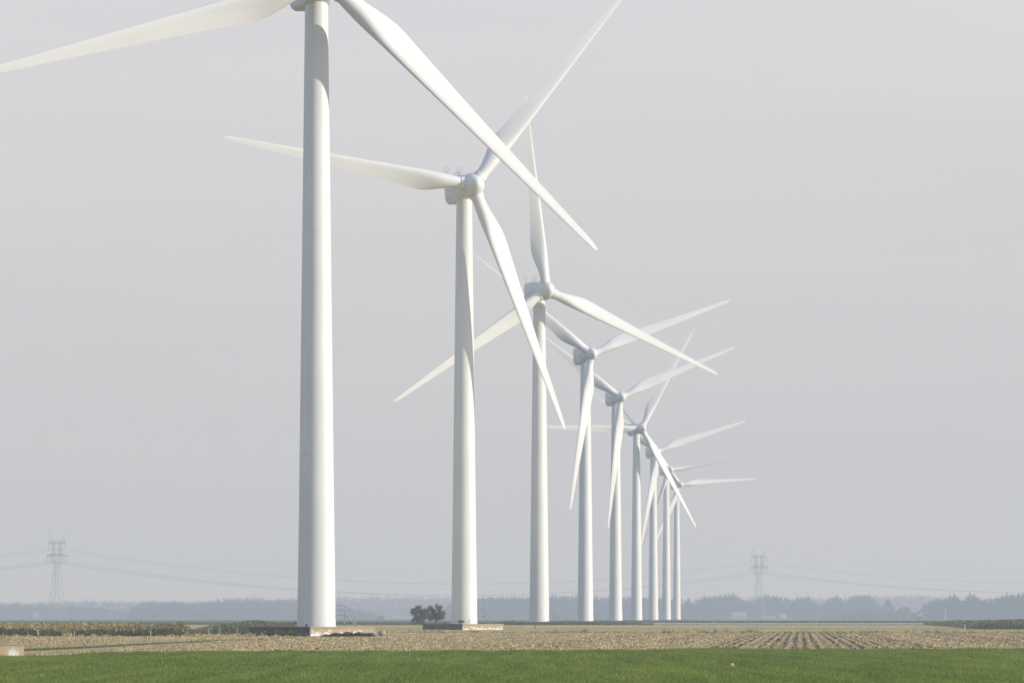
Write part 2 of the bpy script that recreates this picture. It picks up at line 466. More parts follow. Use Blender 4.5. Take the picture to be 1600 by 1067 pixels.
# ------------------------------------------------------------------ maize stubble and litter (uncountable)
def rows_coord(x, y):
    """distance across the crop rows"""
    return x * math.cos(ROWROT) - y * math.sin(ROWROT)
rowtone = rng.uniform(0, 1, 4000)
trA = np.array(taper(4.3, 1.0)); trB = np.array(taper(.9, .2))
def off_track(x, y, m0=.5, m1=.5):
    lo = np.interp(x, trA[:, 0], trA[:, 1], left=0, right=0); hi = np.interp(x, trB[:, 0], trB[:, 1], left=0, right=0)
    return ~((y > lo - m0) & (y < hi + m1) & (x < trB[-1, 0]))
def litter(n, pale):
    x, y = frame_points(n, 326, 852, .05, .85)
    q = rows_coord(x, y); al = x * math.sin(ROWROT) + y * math.cos(ROWROT)
    r_ = np.round(q / .75).astype(int)
    x = x + (r_ * .75 - q) * (.42 + .35 * rowtone[(r_ * 7 + np.floor(al / 14 + 3 * rowtone[(r_ + 300) % 4000]).astype(int) * 29) % 4000])                        # residue lies along the rows
    tone = rowtone[(r_ + 2000) % 4000]
    seg = np.floor(al / 9 + 5 * rowtone[(r_ + 900) % 4000]).astype(int)
    tone = np.clip(.6 * tone + .55 * rowtone[(r_ * 13 + seg * 101) % 4000], 0, 1)
    patch = .5 + .5 * np.sin(q * .21 + 1 + .9 * np.sin(al * .021)) * np.cos(al * .035 + 2 * tone)
    left = np.clip((X(950, 600) - x) / 30 + .5, 0, 1)   # thicker straw cover on the left
    dens = (.12 + .88 * tone ** 1.6) * (.45 + .55 * patch) + .45 * left
    k = (y > edge(x) + .3) & (rng.uniform(0, 1, n) < dens) & ~((x < X(430, 650)) & (y > 655))
    if pale: k &= (tone > .72) | (rng.uniform(0, 1, n) < .12)
    k &= off_track(x, y) | (rng.uniform(0, 1, n) < .05)
    x, y = x[k], y[k]
    low = np.where((x < X(430, 560)) & (y < 560), .35, 1.0)
    return np.stack([x, y, .02 + rng.uniform(0, .09, len(x)) * low], 1), rng.uniform(.03, .095, len(x)) * (.6 + .4 * low) * np.clip(y / 560, .62, 1.1)
c, size = litter(900000, False)
me = np_mesh('maize_litter', leaf_quads(c, size * 1.25, .3, .5), 4)
tag(link_mesh('maize_litter', me, M['litter']), 'tan broken maize stalks and husks littering the stubble field', 'crop litter', kind='stuff')
c, size = litter(110000, True)
me = np_mesh('pale_husks', leaf_quads(c + np.array([0, 0, .03]), size * 1.2, .3, .5), 4)
tag(link_mesh('pale_husks', me, M['husk']), 'bleached pale husks scattered in streaks over the stubble', 'crop litter', kind='stuff')
# dark clods between the rows
x, y = frame_points(60000, 326, 850, .05, .85)
q = rows_coord(x, y); r_ = np.floor(q / .75).astype(int); x = x + ((r_ + .5) * .75 - q) * .55
k = (y > edge(x) + .3) & off_track(x, y) & (x > X(560, 600)) & (rng.uniform(0, 1, len(x)) < np.clip((x - X(600, 600)) / 45, .15, 1)) & (rowtone[(r_ + 2000) % 4000] < .62)
al = x * math.sin(ROWROT) + y * math.cos(ROWROT)
seg = np.floor(al / 17 + 7.3 * rowtone[(r_ + 1500) % 4000]).astype(int)
k &= (rowtone[(r_ * 31 + seg * 57) % 4000] < .5) | (rng.uniform(0, 1, len(x)) < .25)
k &= rng.uniform(0, 1, len(x)) < .45
x, y = x[k], y[k]; nk = len(x)
me = np_mesh('soil_clods', leaf_quads(np.stack([x, y, rng.uniform(.03, .10, nk)], 1), rng.uniform(.07, .17, nk)), 4)
tag(link_mesh('soil_clods', me, leafy('clod_soil', [(0, (.10, .085, .06)), (.6, (.16, .135, .095)), (1, (.24, .20, .13))], .9)), 'dark soil clods between the stubble rows', 'soil', kind='stuff')
# bits of dark wilted residue over the whole field
x, y = frame_points(80000, 326, 852, .05, .85)
pat = np.sin(x * .9 + 2 * np.sin(y * .11)) * np.sin(y * .19 + x * .31) + .8 * np.sin(x * 2.7 + y * .5)
k = (y > edge(x) + .3) & off_track(x, y) & ~((x < X(430, 650)) & (y > 655)) & (pat + rng.normal(0, .5, len(x)) > .55)
x, y = x[k], y[k]; nk = len(x)
me = np_mesh('wilted_residue', leaf_quads(np.stack([x, y, rng.uniform(.04, .13, nk)], 1), rng.uniform(.035, .10, nk) * np.clip(y / 560, .6, 1.1), .4, .7), 4)
tag(link_mesh('wilted_residue', me, leafy('wilted_leaves', [(0, (.12, .105, .065)), (.6, (.22, .185, .115)), (1, (.34, .28, .17))], .8)), 'dark wilted leaves scattered among the stubble', 'crop litter', kind='stuff')
# standing stubs along the rows
sx, sd = frame_points(210000, 326, 850, .05, .85)
q = rows_coord(sx, sd); qs = np.round(q / .75) * .75 + rng.normal(0, .04, len(q)); sx = sx + (qs - q)
k = (sd > edge(sx) + .5) & ~((sx < X(430, 650)) & (sd > 655)) & off_track(sx, sd) & ~((sx < X(430, 560)) & (sd < 560) & (rng.uniform(0, 1, len(sx)) < .8))
sx, sd = sx[k], sd[k]
me = np_mesh('maize_stubble', blades(sx, sd, np.zeros(len(sx)), rng.uniform(.06, .20, len(sx)), rng.uniform(.02, .045, len(sx)), .5), 3)
tag(link_mesh('maize_stubble', me, M['litter']), 'cut maize stubble standing in rows beyond the green field', 'stubble', kind='stuff')

# dry grass of the tan field and darker weeds at its near border
dx, dd = frame_points(60000, 852, 1268, .05)
me = np_mesh('dry_grass', blades(dx, dd, zfa(dd), rng.uniform(.04, .14, len(dx)), rng.uniform(.05, .12, len(dx)), .6), 3)
tag(link_mesh('dry_grass', me, M['dry_blades']), 'short tan dry grass between stubble and turbine row', 'dry grass', kind='stuff')
bx = []; by = []; bh = []
for kx in range(420):
    px = rng.uniform(590, 1680); d = rng.uniform(815, 862)
    m = rng.integers(6, 22); hh = rng.choice([.25, .35, .5, .75], p=[.45, .3, .18, .07])
    bx += list(X(px, d) + rng.normal(0, .22, m)); by += list(d + rng.normal(0, .5, m)); bh += list(hh * rng.uniform(.5, 1.1, m))
bx, by, bh = map(np.array, (bx, by, bh))
me = np_mesh('border_weeds', blades(bx, by, zfa(by), bh, np.full(len(bx), .07), .4), 3)
tag(link_mesh('border_weeds', me, leafy('border_weed_stems', [(0, (.10, .085, .05)), (.6, (.18, .15, .09)), (1, (.14, .15, .07))])), 'sparse brown weeds edging the stubble field', 'weeds', kind='stuff')

# green strip beside the track
ga, gb = np.array(taper(.9, .2)), np.array(taper(-1.6, -.5))
u = rng.uniform(0, len(TR) - 1.001, 16000); i = u.astype(int); fr = (u - i)[:, None]; v = rng.uniform(0, 1, 16000)[:, None]
P = (ga[i] * (1 - fr) + ga[i + 1] * fr) * (1 - v) + (gb[i] * (1 - fr) + gb[i + 1] * fr) * v
keep = np.sin(P[:, 0] * 2.1) + np.sin(P[:, 0] * .9 + 1) + rng.normal(0, .7, len(P)) > -.9
P = P[keep]
me = np_mesh('track_grass', blades(P[:, 0], P[:, 1], np.zeros(len(P)), rng.uniform(.05, .16, len(P)), np.full(len(P), .06), .6), 3)
tag(link_mesh('track_grass', me, M['green_verge']), 'thin strip of fresh grass along the dirt track', 'grass', kind='stuff')

# ------------------------------------------------------------------ weeds, maize
def clump_field(name, label, cat, n, pxr, dr, hfun, mat, leaf=(.05, .14), wid=(.03, .07), leaves=3):
    """upright stems with leaves; hfun(px,d)->height"""
    px = rng.uniform(*pxr, n); d = rng.uniform(*dr, n)
    x = X(px, d); hh = hfun(px, d) * rng.uniform(.72, 1.08, n)
    ok = hh > .05; px, d, x, hh = px[ok], d[ok], x[ok], hh[ok]; n = len(x)
    z0 = zfa(d)
    tri = blades(x, d, z0, hh, rng.uniform(*wid, n), .35).reshape(-1, 3, 3)
    quads = [np.concatenate([tri, tri[:, 2:3]], 1).reshape(-1, 3)]
    for _ in range(leaves):
        c = np.stack([x + rng.normal(0, .12, n), d + rng.normal(0, .12, n), z0 + hh * rng.uniform(.1, .98, n)], 1)
        quads.append(leaf_quads(c, rng.uniform(*leaf, n)))
    me = np_mesh(name, np.concatenate(quads), 4)
    return tag(link_mesh(name, me, mat), label, cat, kind='stuff')

def wob(px, f, ph): return .5 + .5 * np.sin(px * f + ph)
# standing yellowing crop at the left, dark verge weeds in front of it
clump_field('ripe_crop', 'yellowing standing crop behind the dark weeds at left', 'crop', 9000, (-60, 275), (690, 770),
            lambda px, d: np.interp(px, [-60, 230, 275], [1.40, 1.40, .9]), M['maize'], (.08, .2), (.03, .07), 3)
clump_field('dark_weeds', 'dark tangled roadside weeds in front of the yellowing crop', 'weeds', 7000, (-60, 300), (650, 682),
            lambda px, d: (.58 + .30 * wob(px, .06, 0) * wob(px, .023, 2) + .28 * wob(px, .17, 1) * wob(px, .41, 0)) * np.where((px > 97) & (px < 112), .35, 1), M['weed_dark'], (.06, .16), (.03, .06), 4)
clump_field('mixed_weeds', 'tall greyish weeds between the yellow bush and the crop', 'weeds', 6500, (170, 303), (655, 720),
            lambda px, d: (1.0 + .35 * wob(px, .055, -1.0) + .12 * wob(px, .3, 1)) * np.interp(px, [170, 200, 270, 292, 303], [.6, .95, 1, .8, .25]), M['weed'], (.06, .16), (.03, .06), 4)
clump_field('dry_verge', 'straw coloured verge grass below the weeds at left', 'dry grass', 4200, (-60, 470), (640, 662),
            lambda px, d: .18 + .28 * wob(px, .31, 0) * wob(px, .047, 1) + np.where((px > 97) & (px < 112), .3, 0) + np.where((px > 290) & (px < 400), .2, 0), M['dry_blades'], (.04, .1), (.03, .06), 2)
clump_field('grey_weeds', 'grey green tall weeds left of the nearest turbine platform', 'weeds', 9500, (290, 480), (690, 790),
            lambda px, d: np.interp(px, [290, 310, 345, 375, 398, 420, 440, 470, 482], [.35, .75, 1.25, 1.45, 1.75, 1.5, 1.45, 1.5, 1.3]), M['weed_grey'], (.06, .16), (.03, .06), 4)
clump_field('platform_weeds', 'dark weeds growing against the nearest concrete platform', 'weeds', 2600, (372, 480), (650, 655),
            lambda px, d: np.interp(px, [372, 395, 430, 470, 480], [.3, .75, .8, .62, .4]) * (.6 + .4 * wob(px, .25, 0)), M['weed_dark'], (.05, .12), (.03, .05), 4)
clump_field('platform_weed_heap', 'low dark weeds under the limewashed side of nearest platform', 'weeds', 1900, (500, 592), (652.5, 655),
            lambda px, d: np.interp(px, [500, 515, 545, 575, 592], [.15, .42, .6, .55, .1]) * (.65 + .35 * wob(px, .35, 0)), M['weed_dark'], (.05, .12), (.03, .05), 4)
# right-hand crop wedge
n0 = 9000
px = rng.uniform(1445, 1680, n0); dn = np.interp(px, [1445, 1478, 1525, 1700], [1272, 1150, 1000, 985]); d = dn + rng.uniform(0, 1, n0) ** 1.5 * 120
hh = np.interp(px, [1445, 1465, 1500, 1560, 1640], [.3, .75, 1.2, 1.42, 1.5]) * rng.uniform(.75, 1.08, n0)
x = X(px, d); z0 = zfa(d)
tri = blades(x, d, z0, hh, rng.uniform(.04, .08, n0), .3).reshape(-1, 3, 3); qd = [np.concatenate([tri, tri[:, 2:3]], 1).reshape(-1, 3)]
for _ in range(3):
    c = np.stack([x + rng.normal(0, .12, n0), d + rng.normal(0, .12, n0), z0 + hh * rng.uniform(.1, .98, n0)], 1); qd.append(leaf_quads(c, rng.uniform(.08, .2, n0)))
me = np_mesh('green_crop', np.concatenate(qd), 4)
tag(link_mesh('green_crop', me, leafy('green_crop_leaves', [(0, (.09, .10, .065)), (.5, (.15, .165, .105)), (.85, (.21, .20, .13)), (1, (.34, .28, .16))])), 'grey green crop block tapering in from the right edge', 'crop', kind='stuff')
# rough grass along the foot of the turbine bank and beyond the water
clump_field('bank_grass', 'dark rough grass along the bank under the turbine row', 'grass', 9000, (775, 1020), (1272, 1292),
            lambda px, d: np.interp(px, [775, 792, 812, 900, 960, 1020], [.4, .95, .7, .62, .5, .3]) * (.75 + .35 * wob(px, .37, 0) * wob(px, .11, 1)), M['verge'], (.08, .2), (.06, .12), 2)
clump_field('far_verge', 'low green verge in the gap between the two nearest platforms', 'grass', 6000, (500, 780), (1272, 1300),
            lambda px, d: .35 + .25 * wob(px, .12, 0) * wob(px, .035, 2), M['verge'], (.08, .2), (.06, .12), 2)
clump_field('far_grass', 'distant green verge below the hazy woods at right', 'grass', 11000, (1040, 1700), (1750, 1840),
            lambda px, d: .42 + .12 * wob(px, .07, 0), M['verge'], (.1, .3), (.1, .2), 2)
clump_field('far_left_grass', 'distant green verge below the hazy woods at left', 'grass', 7000, (-60, 560), (1750, 1840),
            lambda px, d: .10 + .06 * wob(px, .07, 0), M['verge'], (.1, .3), (.1, .2), 2)

# yellow bush at left
d = 688; yb = empty('bush', (X(283, d), d, 0))
tag(yb, 'rounded yellow topped bush standing above the weeds left of the turbines', 'bush')
nl = 1300; dirs = rand_dirs(nl); rr = rng.uniform(.55, 1, nl)[:, None]
c = dirs * rr * np.array([.72, .72, .72]) + np.array([0, 0, .98]); c = c[c[:, 2] > .2]
link_mesh('crown', np_mesh('crown', leaf_quads(c, rng.uniform(.05, .11, len(c))), 4), M['yellow'], yb)
mb = MB()
for k in range(5): mb.bar((0, 0, 0), (.3 * math.cos(k * 1.26), .3 * math.sin(k * 1.26), .8), .03, 5, .012)
mb.build('stem', M['bark'], yb)

# ------------------------------------------------------------------ wind turbines
HUBH = 66.65; ROT = 39.3; OVER = 4.7
def tower_mesh():
    top = HUBH - 1.3
    prof = []
    for k in range(15):
        t_ = k / 14; r = 1.98 + (1.19 - 1.98) * t_
        if t_ < .12: r += .10 * (1 - t_ / .12) ** 1.5 * .5
        prof.append((r, top * t_))
    return MB().lathe_z(prof, 72).mesh('tower', 35)
def rtower(z):
    t_ = z / (HUBH - 1.3); return 1.98 + (1.19 - 1.98) * t_
def seam_mesh(z):
    r = rtower(z)
    n_ = 72; rings = []
    for rr, zz in ((r - .02, z - .09), (r + .012, z - .07), (r + .012, z + .07), (r - .02, z + .09)):
        rings.append([(rr * math.cos(2 * math.pi * k / n_), rr * math.sin(2 * math.pi * k / n_), zz) for k in range(n_)])
    return MB().loft(rings, False, False).mesh('seam', 30)

def blade_mesh():
    st = [  # r, chord, LE, roundness, t/c, twist
        (.9, 1.84, .92, 1, 1, 14), (2.4, 1.84, .92, 1, 1, 14), (3.4, 1.95, .93, .9, .9, 14), (4.6, 2.28, .95, .65, .72, 14),
        (5.8, 2.68, .97, .38, .55, 14), (7.0, 3.0, .98, .16, .43, 13.5), (8.2, 3.16, .97, .05, .36, 12.5), (9.6, 3.08, .94, 0, .31, 11),
        (12, 2.80, .88, 0, .27, 8.8), (15, 2.48, .80, 0, .24, 6.8), (18, 2.18, .72, 0, .22, 5.2), (22, 1.83, .62, 0, .20, 3.6),
        (26, 1.52, .53, 0, .19, 2.4), (30, 1.23, .44, 0, .18, 1.4), (34, .96, .36, 0, .18, .6), (37, .74, .29, 0, .18, .1),
        (38.5, .58, .24, 0, .18, 0), (39.1, .40, .18, 0, .18, 0), (39.3, .14, .08, 0, .18, 0)]
    n_ = 28; rings = []
    for r, c, le, w_, tc_, tw in st:
        r *= 1.008
        ring = []; a = RAD(-tw)
        for k in range(n_):
            th = 2 * math.pi * k / n_
            s = (1 - math.cos(th)) / 2
            sg = 1 if th < math.pi else -1
            ya = 5 * tc_ * (.2969 * math.sqrt(s) - .126 * s - .3516 * s * s + .2843 * s ** 3 - .1015 * s ** 4)
            yc = math.sqrt(max(s * (1 - s), 0))
            y = sg * c * (w_ * yc + (1 - w_) * ya) + (1 - w_) * c * .035 * 4 * s * (1 - s)
            x = le - s * c
            ring.append((x * math.cos(a) - y * math.sin(a), x * math.sin(a) + y * math.cos(a), r))
        rings.append(ring)
    return MB().loft(rings).mesh('blade', 50)

def collar_mesh():
    n_ = 36
    rings = [[(r * math.cos(2 * math.pi * k / n_), r * math.sin(2 * math.pi * k / n_), z) for k in range(n_)]
             for r, z in ((1.04, 1.5), (1.04, 2.06), (1.02, 2.12), (.90, 2.12))]
    return MB().loft(rings, False, False).mesh('collar', 30)

def spinner_mesh():
    # revolved about the shaft (local Y), nose towards -Y
    prof = [(0.02, -2.75), (.22, -2.72), (.46, -2.58), (.72, -2.32), (.98, -1.98), (1.24, -1.55), (1.48, -1.05), (1.68, -.5), (1.82, .1), (1.88, .6), (1.88, 1.0), (1.78, 1.3), (1.6, 1.42)]
    n_ = 48
    rings = [[(r * math.cos(2 * math.pi * k / n_), y, r * math.sin(2 * math.pi * k / n_)) for k in range(n_)] for r, y in prof]
    return MB().loft(rings).mesh('spinner', 40)

def nacelle_mesh():
    def sect(y, w_, zb, zt, ch):
        h_ = w_ / 2
        zm = zb + (zt - zb) * .46
        p = [(-h_ * .60, zb), (h_ * .60, zb), (h_ * .84, zb + .28), (h_ * .96, zb + ch * 1.5), (h_ * .99, zm - .10), (h_ * .89, zm - .06), (h_ * .89, zm + .06), (h_, zm + .10),
             (h_, zt - ch), (h_ * .95, zt - .16), (h_ * .78, zt), (-h_ * .78, zt), (-h_ * .95, zt - .16), (-h_, zt - ch), (-h_, zm + .10), (-h_ * .89, zm + .06), (-h_ * .89, zm - .06), (-h_ * .99, zm - .10),
             (-h_ * .96, zb + ch * 1.5), (-h_ * .84, zb + .28)]
        return [(x, y, z) for x, z in p]
    rings = [sect(-3.45, 2.5, -.85, 1.20, .35), sect(-3.2, 2.7, -.95, 1.45, .4), sect(-2.2, 2.95, -1.32, 1.70, .5), sect(-1.2, 3.2, -1.80, 1.80, .55), sect(-.1, 3.4, -2.36, 1.82, .6),
             sect(2.0, 3.5, -2.40, 1.84, .6), sect(4.6, 3.45, -2.36, 1.80, .6), sect(5.1, 3.3, -2.2, 1.70, .6), sect(5.32, 2.9, -1.9, 1.45, .5)]
    return MB().loft(rings).mesh('nacelle', 35)

def mast_mesh(x, y, big):
    mb = MB(); z0 = 1.75
    mb.bar((x, y, z0), (x, y, z0 + .85), .035)
    R_ = .42; cz = z0 + .85 + R_
    pts = [(x + R_ * math.cos(t_), y, cz + R_ * math.sin(t_)) for t_ in np.linspace(0, 2 * math.pi, 21)]
    mb.tube(pts, .03, 5)
    mb.bar((x, y, cz - R_), (x, y, cz - .05), .03)
    mb.box((x, y, cz), (.18, .12, .12))
    return mb.mesh('wind_mast', 30)

def rail_mesh():
    mb = MB()
    for x in (-1.2, 1.2):
        mb.tube([(x, -1.0, 2.25), (x, 1.6, 2.25)], .03, 5)
        for y in (-1.0, .3, 1.6): mb.bar((x, y, 1.78), (x, y, 2.25), .03)
    mb.tube([(-1.2, 1.6, 2.25), (1.2, 1.6, 2.25)], .03, 5)
    return mb.mesh('roof_rail', 30)

def door_mesh():
    mb = MB(); n_ = 9; rings = []
    for dr in (-.02, .035):
        pts = []
        for zz in (1.35, 3.45):
            for k in range(n_):
                a_ = (k / (n_ - 1) - .5) * .42
                r = rtower(zz) + .03 + dr
                pts.append((r * math.cos(a_), r * math.sin(a_), zz))
        rings.append(pts)
    vs = rings[0] + rings[1]; N = 2 * n_; fs = []
    for k in range(n_ - 1):
        fs.append((N + k, N + k + 1, N + n_ + k + 1, N + n_ + k)); fs.append((k, n_ + k, n_ + k + 1, k + 1))
    for (a_, b_) in ((0, n_ - 1),):
        fs += [(0, N, N + n_, n_), (n_ - 1, 2 * n_ - 1, N + 2 * n_ - 1, N + n_ - 1)]
    for k in range(n_ - 1):
        fs.append((k, k + 1, N + k + 1, N + k)); fs.append((n_ + k, N + n_ + k, N + n_ + k + 1, n_ + k + 1))
    return MB().add(vs, fs).mesh('door', 40)

def stair_meshes():
    s = MB(); r0 = 2.02
    s.box((r0 + .5, 0, 1.2), (1.0, .95, .06))
    x1 = r0 + 1.0
    for k in range(6):
        s.box((x1 + .11 + k * .17, 0, 1.02 - k * .19), (.2, .85, .035))
    for y in (-.45, .45): s.bar((x1, y, 1.18), (x1 + 1.1, y, .0), .045, 5)
    for y in (-.42, .42): s.bar((r0 + .9, y, 0), (r0 + .9, y, 1.17), .04, 5)
    hs_ = []
    for y in (-.46, .46):
        h_ = MB()
        h_.tube([(r0 + .05, y, 2.2), (r0 + .95, y, 2.2), (x1 + 1.0, y, 1.15), (x1 + 1.0, y, .02)], .03, 6)
        h_.tube([(r0 + .05, y, 1.7), (r0 + .95, y, 1.7), (x1 + 1.0, y, .65)], .02, 5)
        h_.bar((r0 + .95, y, 1.22), (r0 + .95, y, 2.2), .03); hs_.append(h_.mesh('handrail', 30))
    return s.mesh('stair', 30), hs_

ME = dict(tower=tower_mesh(), blade=blade_mesh(), spinner=spinner_mesh(), nacelle=nacelle_mesh(), collar=collar_mesh(), rail=rail_mesh(), door=door_mesh())
ME['stair'], (ME['handrail_a'], ME['handrail_b']) = stair_meshes()

HS = [1 / (.993e-3 + .4675e-3 * i) for i in range(9)]
BPX = [494.5, 725.3, 842.6, 914.6, 961.9, 994.6, 1020.8, 1041.2, 1057.4]
PHASE = [14.0, 39.6, -5.2, 69.3, 67.0, 30.5, 71.5, 81.5, 85.5]
YAW = [17, 17, 17, 17, 17, 20, 17, 17, 17]
PITCH = [5, 5, 5, 5, 5, 5, 5, 86, 5]
TLAB = ['largest white wind turbine, nearest the camera, its hub cut by the top edge',
        'second largest white wind turbine, on a concrete platform right of the round trees',
        'white wind turbine third from the front, one blade pointing straight up',
        'white wind turbine fourth from the front, one blade hanging down its tower',
        'white wind turbine fifth from the front, half way along the receding row',
        'white wind turbine sixth from the front, one blade level to the left',
        'small white wind turbine seventh in the row, hub hidden behind a nearer blade',
        'small white wind turbine second from the far end, its blades feathered edge-on',
        'smallest and most distant white wind turbine at the end of the row']
proto = {}
turbs = []
for i in range(9):
    d = 67.0 * F / HS[i]
    zb = 1.1 if i < 2 else 1.22
    root = empty('wind_turbine', (X(BPX[i], d), d, zb), 0)
    tag(root, TLAB[i], 'wind turbine', 'white wind turbines receding in one row')
    turbs.append((root, d, zb))
    def part(name, key, mat, parent=root, loc=(0, 0, 0), mtx=None):
        k_ = key if isinstance(key, str) else name
        if name not in proto or proto[name].data is not ME[k_]:
            o = link_mesh(name, ME[k_], None, parent)
            if not ME[k_].materials: ME[k_].materials.append(mat)
            proto[name] = o
        else:
            o = proto[name].copy(); COL.objects.link(o); o.parent = parent
        if mtx is not None: o.matrix_local = mtx
        else: o.location = loc; o.rotation_euler = (0, 0, 0)
        return o
    part('tower', 'tower', M['paint'])
    for z_ in (18.0, 41.0):
        kk = 'seam%d' % int(z_)
        if kk not in ME: ME[kk] = seam_mesh(z_)
        part('seam', kk, M['seam'])
    if i < 4:
        part('door', 'door', M['door'])
        st_ = part('stair', 'stair', M['galv'])
        part('handrail', 'handrail_a', M['galv'], st_); part('handrail', 'handrail_b', M['galv'], st_)
    Ry = Matrix.Rotation(RAD(YAW[i]), 4, 'Z')
    T0 = Matrix.Translation((0, 0, HUBH))
    na = part('nacelle', 'nacelle', M['paint'], root, mtx=T0 @ Ry)
    part('roof_rail', 'rail', M['galv'], na)
    for (mx_, my_) in ((-1.4, 4.8), (.45, 4.2)):
        kk = 'mast%.1f' % mx_
        if kk not in ME: ME[kk] = mast_mesh(mx_, my_, True)
        part('wind_mast', kk, M['mast'], na)
    H = T0 @ Ry @ Matrix.Translation((0, -OVER, 0)) @ Matrix.Rotation(RAD(-4), 4, 'X')
    part('spinner', 'spinner', M['paint'], root, mtx=H)
    for b_ in range(3):
        Bm = H @ Matrix.Rotation(RAD(PHASE[i] + 120 * b_), 4, 'Y')
        bl = part('blade', 'blade', M['blade'], root, mtx=Bm @ Matrix.Rotation(RAD(-PITCH[i]), 4, 'Z'))
        part('collar', 'collar', M['paint'], bl)

# grassy bank that carries the far turbines
p3, p9 = turbs[2][0].location, turbs[8][0].location
dirv = (p9 - p3).normalized(); nrm = Vector((dirv.y, -dirv.x, 0))
mb = MB(); rings = []
for s_ in np.linspace(-14, (p9 - p3).length + 14, 60):
    c_ = Vector((p3.x, p3.y, 0)) + Vector((dirv.x, dirv.y, 0)) * float(s_)
    e_ = 1.0 if -9 < s_ < (p9 - p3).length + 9 else 0.02
    rings.append([(c_.x + nrm.x * o_, c_.y + nrm.y * o_, .58 + h_ * e_) for o_, h_ in ((-13, 0), (-8.5, .635), (8.5, .635), (13, 0))])
mb.loft(rings)
tag(mb.build('bank', M['bank']), kind='structure')

# ------------------------------------------------------------------ concrete platforms and things on them
def platform(i, rz, side, label, cx=0, cy=0):
    root, d, zb = turbs[i]
    r = empty('concrete_platform', (root.location.x + cx, root.location.y + cy, 0), rz)
    tag(r, label, 'platform', 'concrete platforms under the two nearest turbines')
    MB().box((0, 0, (zb - .14) / 2 - .05), (side, side, zb - .14 + .1), 0, .03).build('slab', concrete('platform_concrete', (.17, .165, .14), -side / 2 + .06), r)
    MB().box((0, 0, zb - .072), (side + .16, side + .16, .136), 0, .03).build('rim', concrete('rim_concrete', (.21, .19, .15), -side / 2 - .01), r)
    return r
p1 = platform(0, RAD(45), 9.3, 'weathered concrete platform half hidden by weeds under the nearest turbine', -.45, 0)
p2 = platform(1, RAD(45), 8.7, 'clean edged concrete platform under the second turbine near round trees', -.2, 0)

d = turbs[0][1]
# dark cabinet on the near platform
cb = empty('cable_cabinet', (X(479, d - 4.4), d - 4.4, 1.1)); tag(cb, 'small dark cabinet at the foot of the nearest turbine', 'cabinet')
MB().box((0, 0, .14), (.24, .2, .28), 0, .015).build('case', M['dark_metal'], cb)
MB().box((0, 0, .295), (.29, .25, .03), 0, .008).build('lid', M['galv'], cb)
# boulder at the right end of the platform
def boulder(px, d, r, zc, label):
    mb = MB(); n_ = 14; rings = []
    for j in range(1, 9):
        ph = math.pi * j / 9
        rings.append([((r * (1 + .10 * math.sin(3 * a_ + j) + .07 * math.sin(5 * a_ - j))) * math.sin(ph) * math.cos(a_) * 1.05,
                       r * math.sin(ph) * math.sin(a_) * (1 + .08 * math.sin(2 * a_ + j)), -r * .85 * math.cos(ph) + zc) for a_ in [2 * math.pi * k / n_ for k in range(n_)]])
    o = mb.loft(rings).build('boulder', M['stone'], None, (X(px, d), d, 0), None, 60)
    tag(o, label, 'boulder')
boulder(597, d - 3, .40, .42, 'round tan boulder at the right end of the nearest platform')

# weeds on the second platform: dark tuft and two small yellow flower heads
d2 = turbs[1][1]
tf = empty('weed_tuft', (X(720.5, d2 - 4.6), d2 - 4.6, 1.1)); tag(tf, 'dark leafy weed tuft on the front corner of the second platform', 'weed')
nl = 160; c = rng.normal(0, 1, (nl, 3)) * np.array([.22, .2, .10]) + np.array([0, 0, .38])
link_mesh('foliage', np_mesh('foliage', leaf_quads(c, rng.uniform(.05, .12, nl)), 4), M['weed_dark'], tf)
mb = MB()
for k in range(5): mb.bar((0, 0, 0), (.18 * math.cos(k * 1.3), .18 * math.sin(k * 1.3), .4), .012, 5, .006)
mb.build('stem', M['bark'], tf)
for px, hh, lb in ((731, .34, 'shorter yellow flowering weed on the edge of the second platform'), (733.5, .56, 'taller yellow flowering weed on the edge of the second platform')):
    fl = empty('flowering_weed', (X(px, d2 - 5.2), d2 - 5.2, 1.1)); tag(fl, lb, 'weed', 'yellow flowering weeds on the second platform')
    mb = MB(); mb.bar((0, 0, 0), (.03, 0, hh), .014, 5, .008)
    mb.bar((.01, 0, hh * .5), (.16, .03, hh * .62), .01, 4, .004); mb.bar((.01, 0, hh * .4), (-.15, .02, hh * .55), .01, 4, .004)
    mb.build('stem', M['weed_grey'], fl)
    fh = MB(); rs = []
    for jj in range(1, 7):
        ph = math.pi * jj / 7
        rs.append([(.03 + .11 * math.sin(ph) * math.cos(a_) * (1 + .25 * math.sin(4 * a_ + jj)), .11 * math.sin(ph) * math.sin(a_), hh + .02 - .075 * math.cos(ph)) for a_ in [2 * math.pi * k / 12 for k in range(12)]])
    fh.loft(rs).build('flower_head', M['yellow'], fl, None, None, 60)

# ------------------------------------------------------------------ concrete block bottom left
d = 326.0
blk = empty('concrete_block', (X(-5, d) , d + 1.0, 0), RAD(24)); tag(blk, 'low tan concrete block with a whitewashed corner at the left edge', 'concrete block')
n = NT('block_concrete')
v = n.coords()
f = n.noise(v, 1.6, 7, .65); g_ = n.noise(v, 14, 5, .7)
cc = n.ramp(f, [(.3, (0.414, 0.322, 0.207)), (.7, (0.575, 0.460, 0.310))])
cc = n.mix(.35, cc, n.ramp(g_, [(.35, (.6, .6, .6)), (.65, (1, 1, 1))]), 'MULTIPLY')
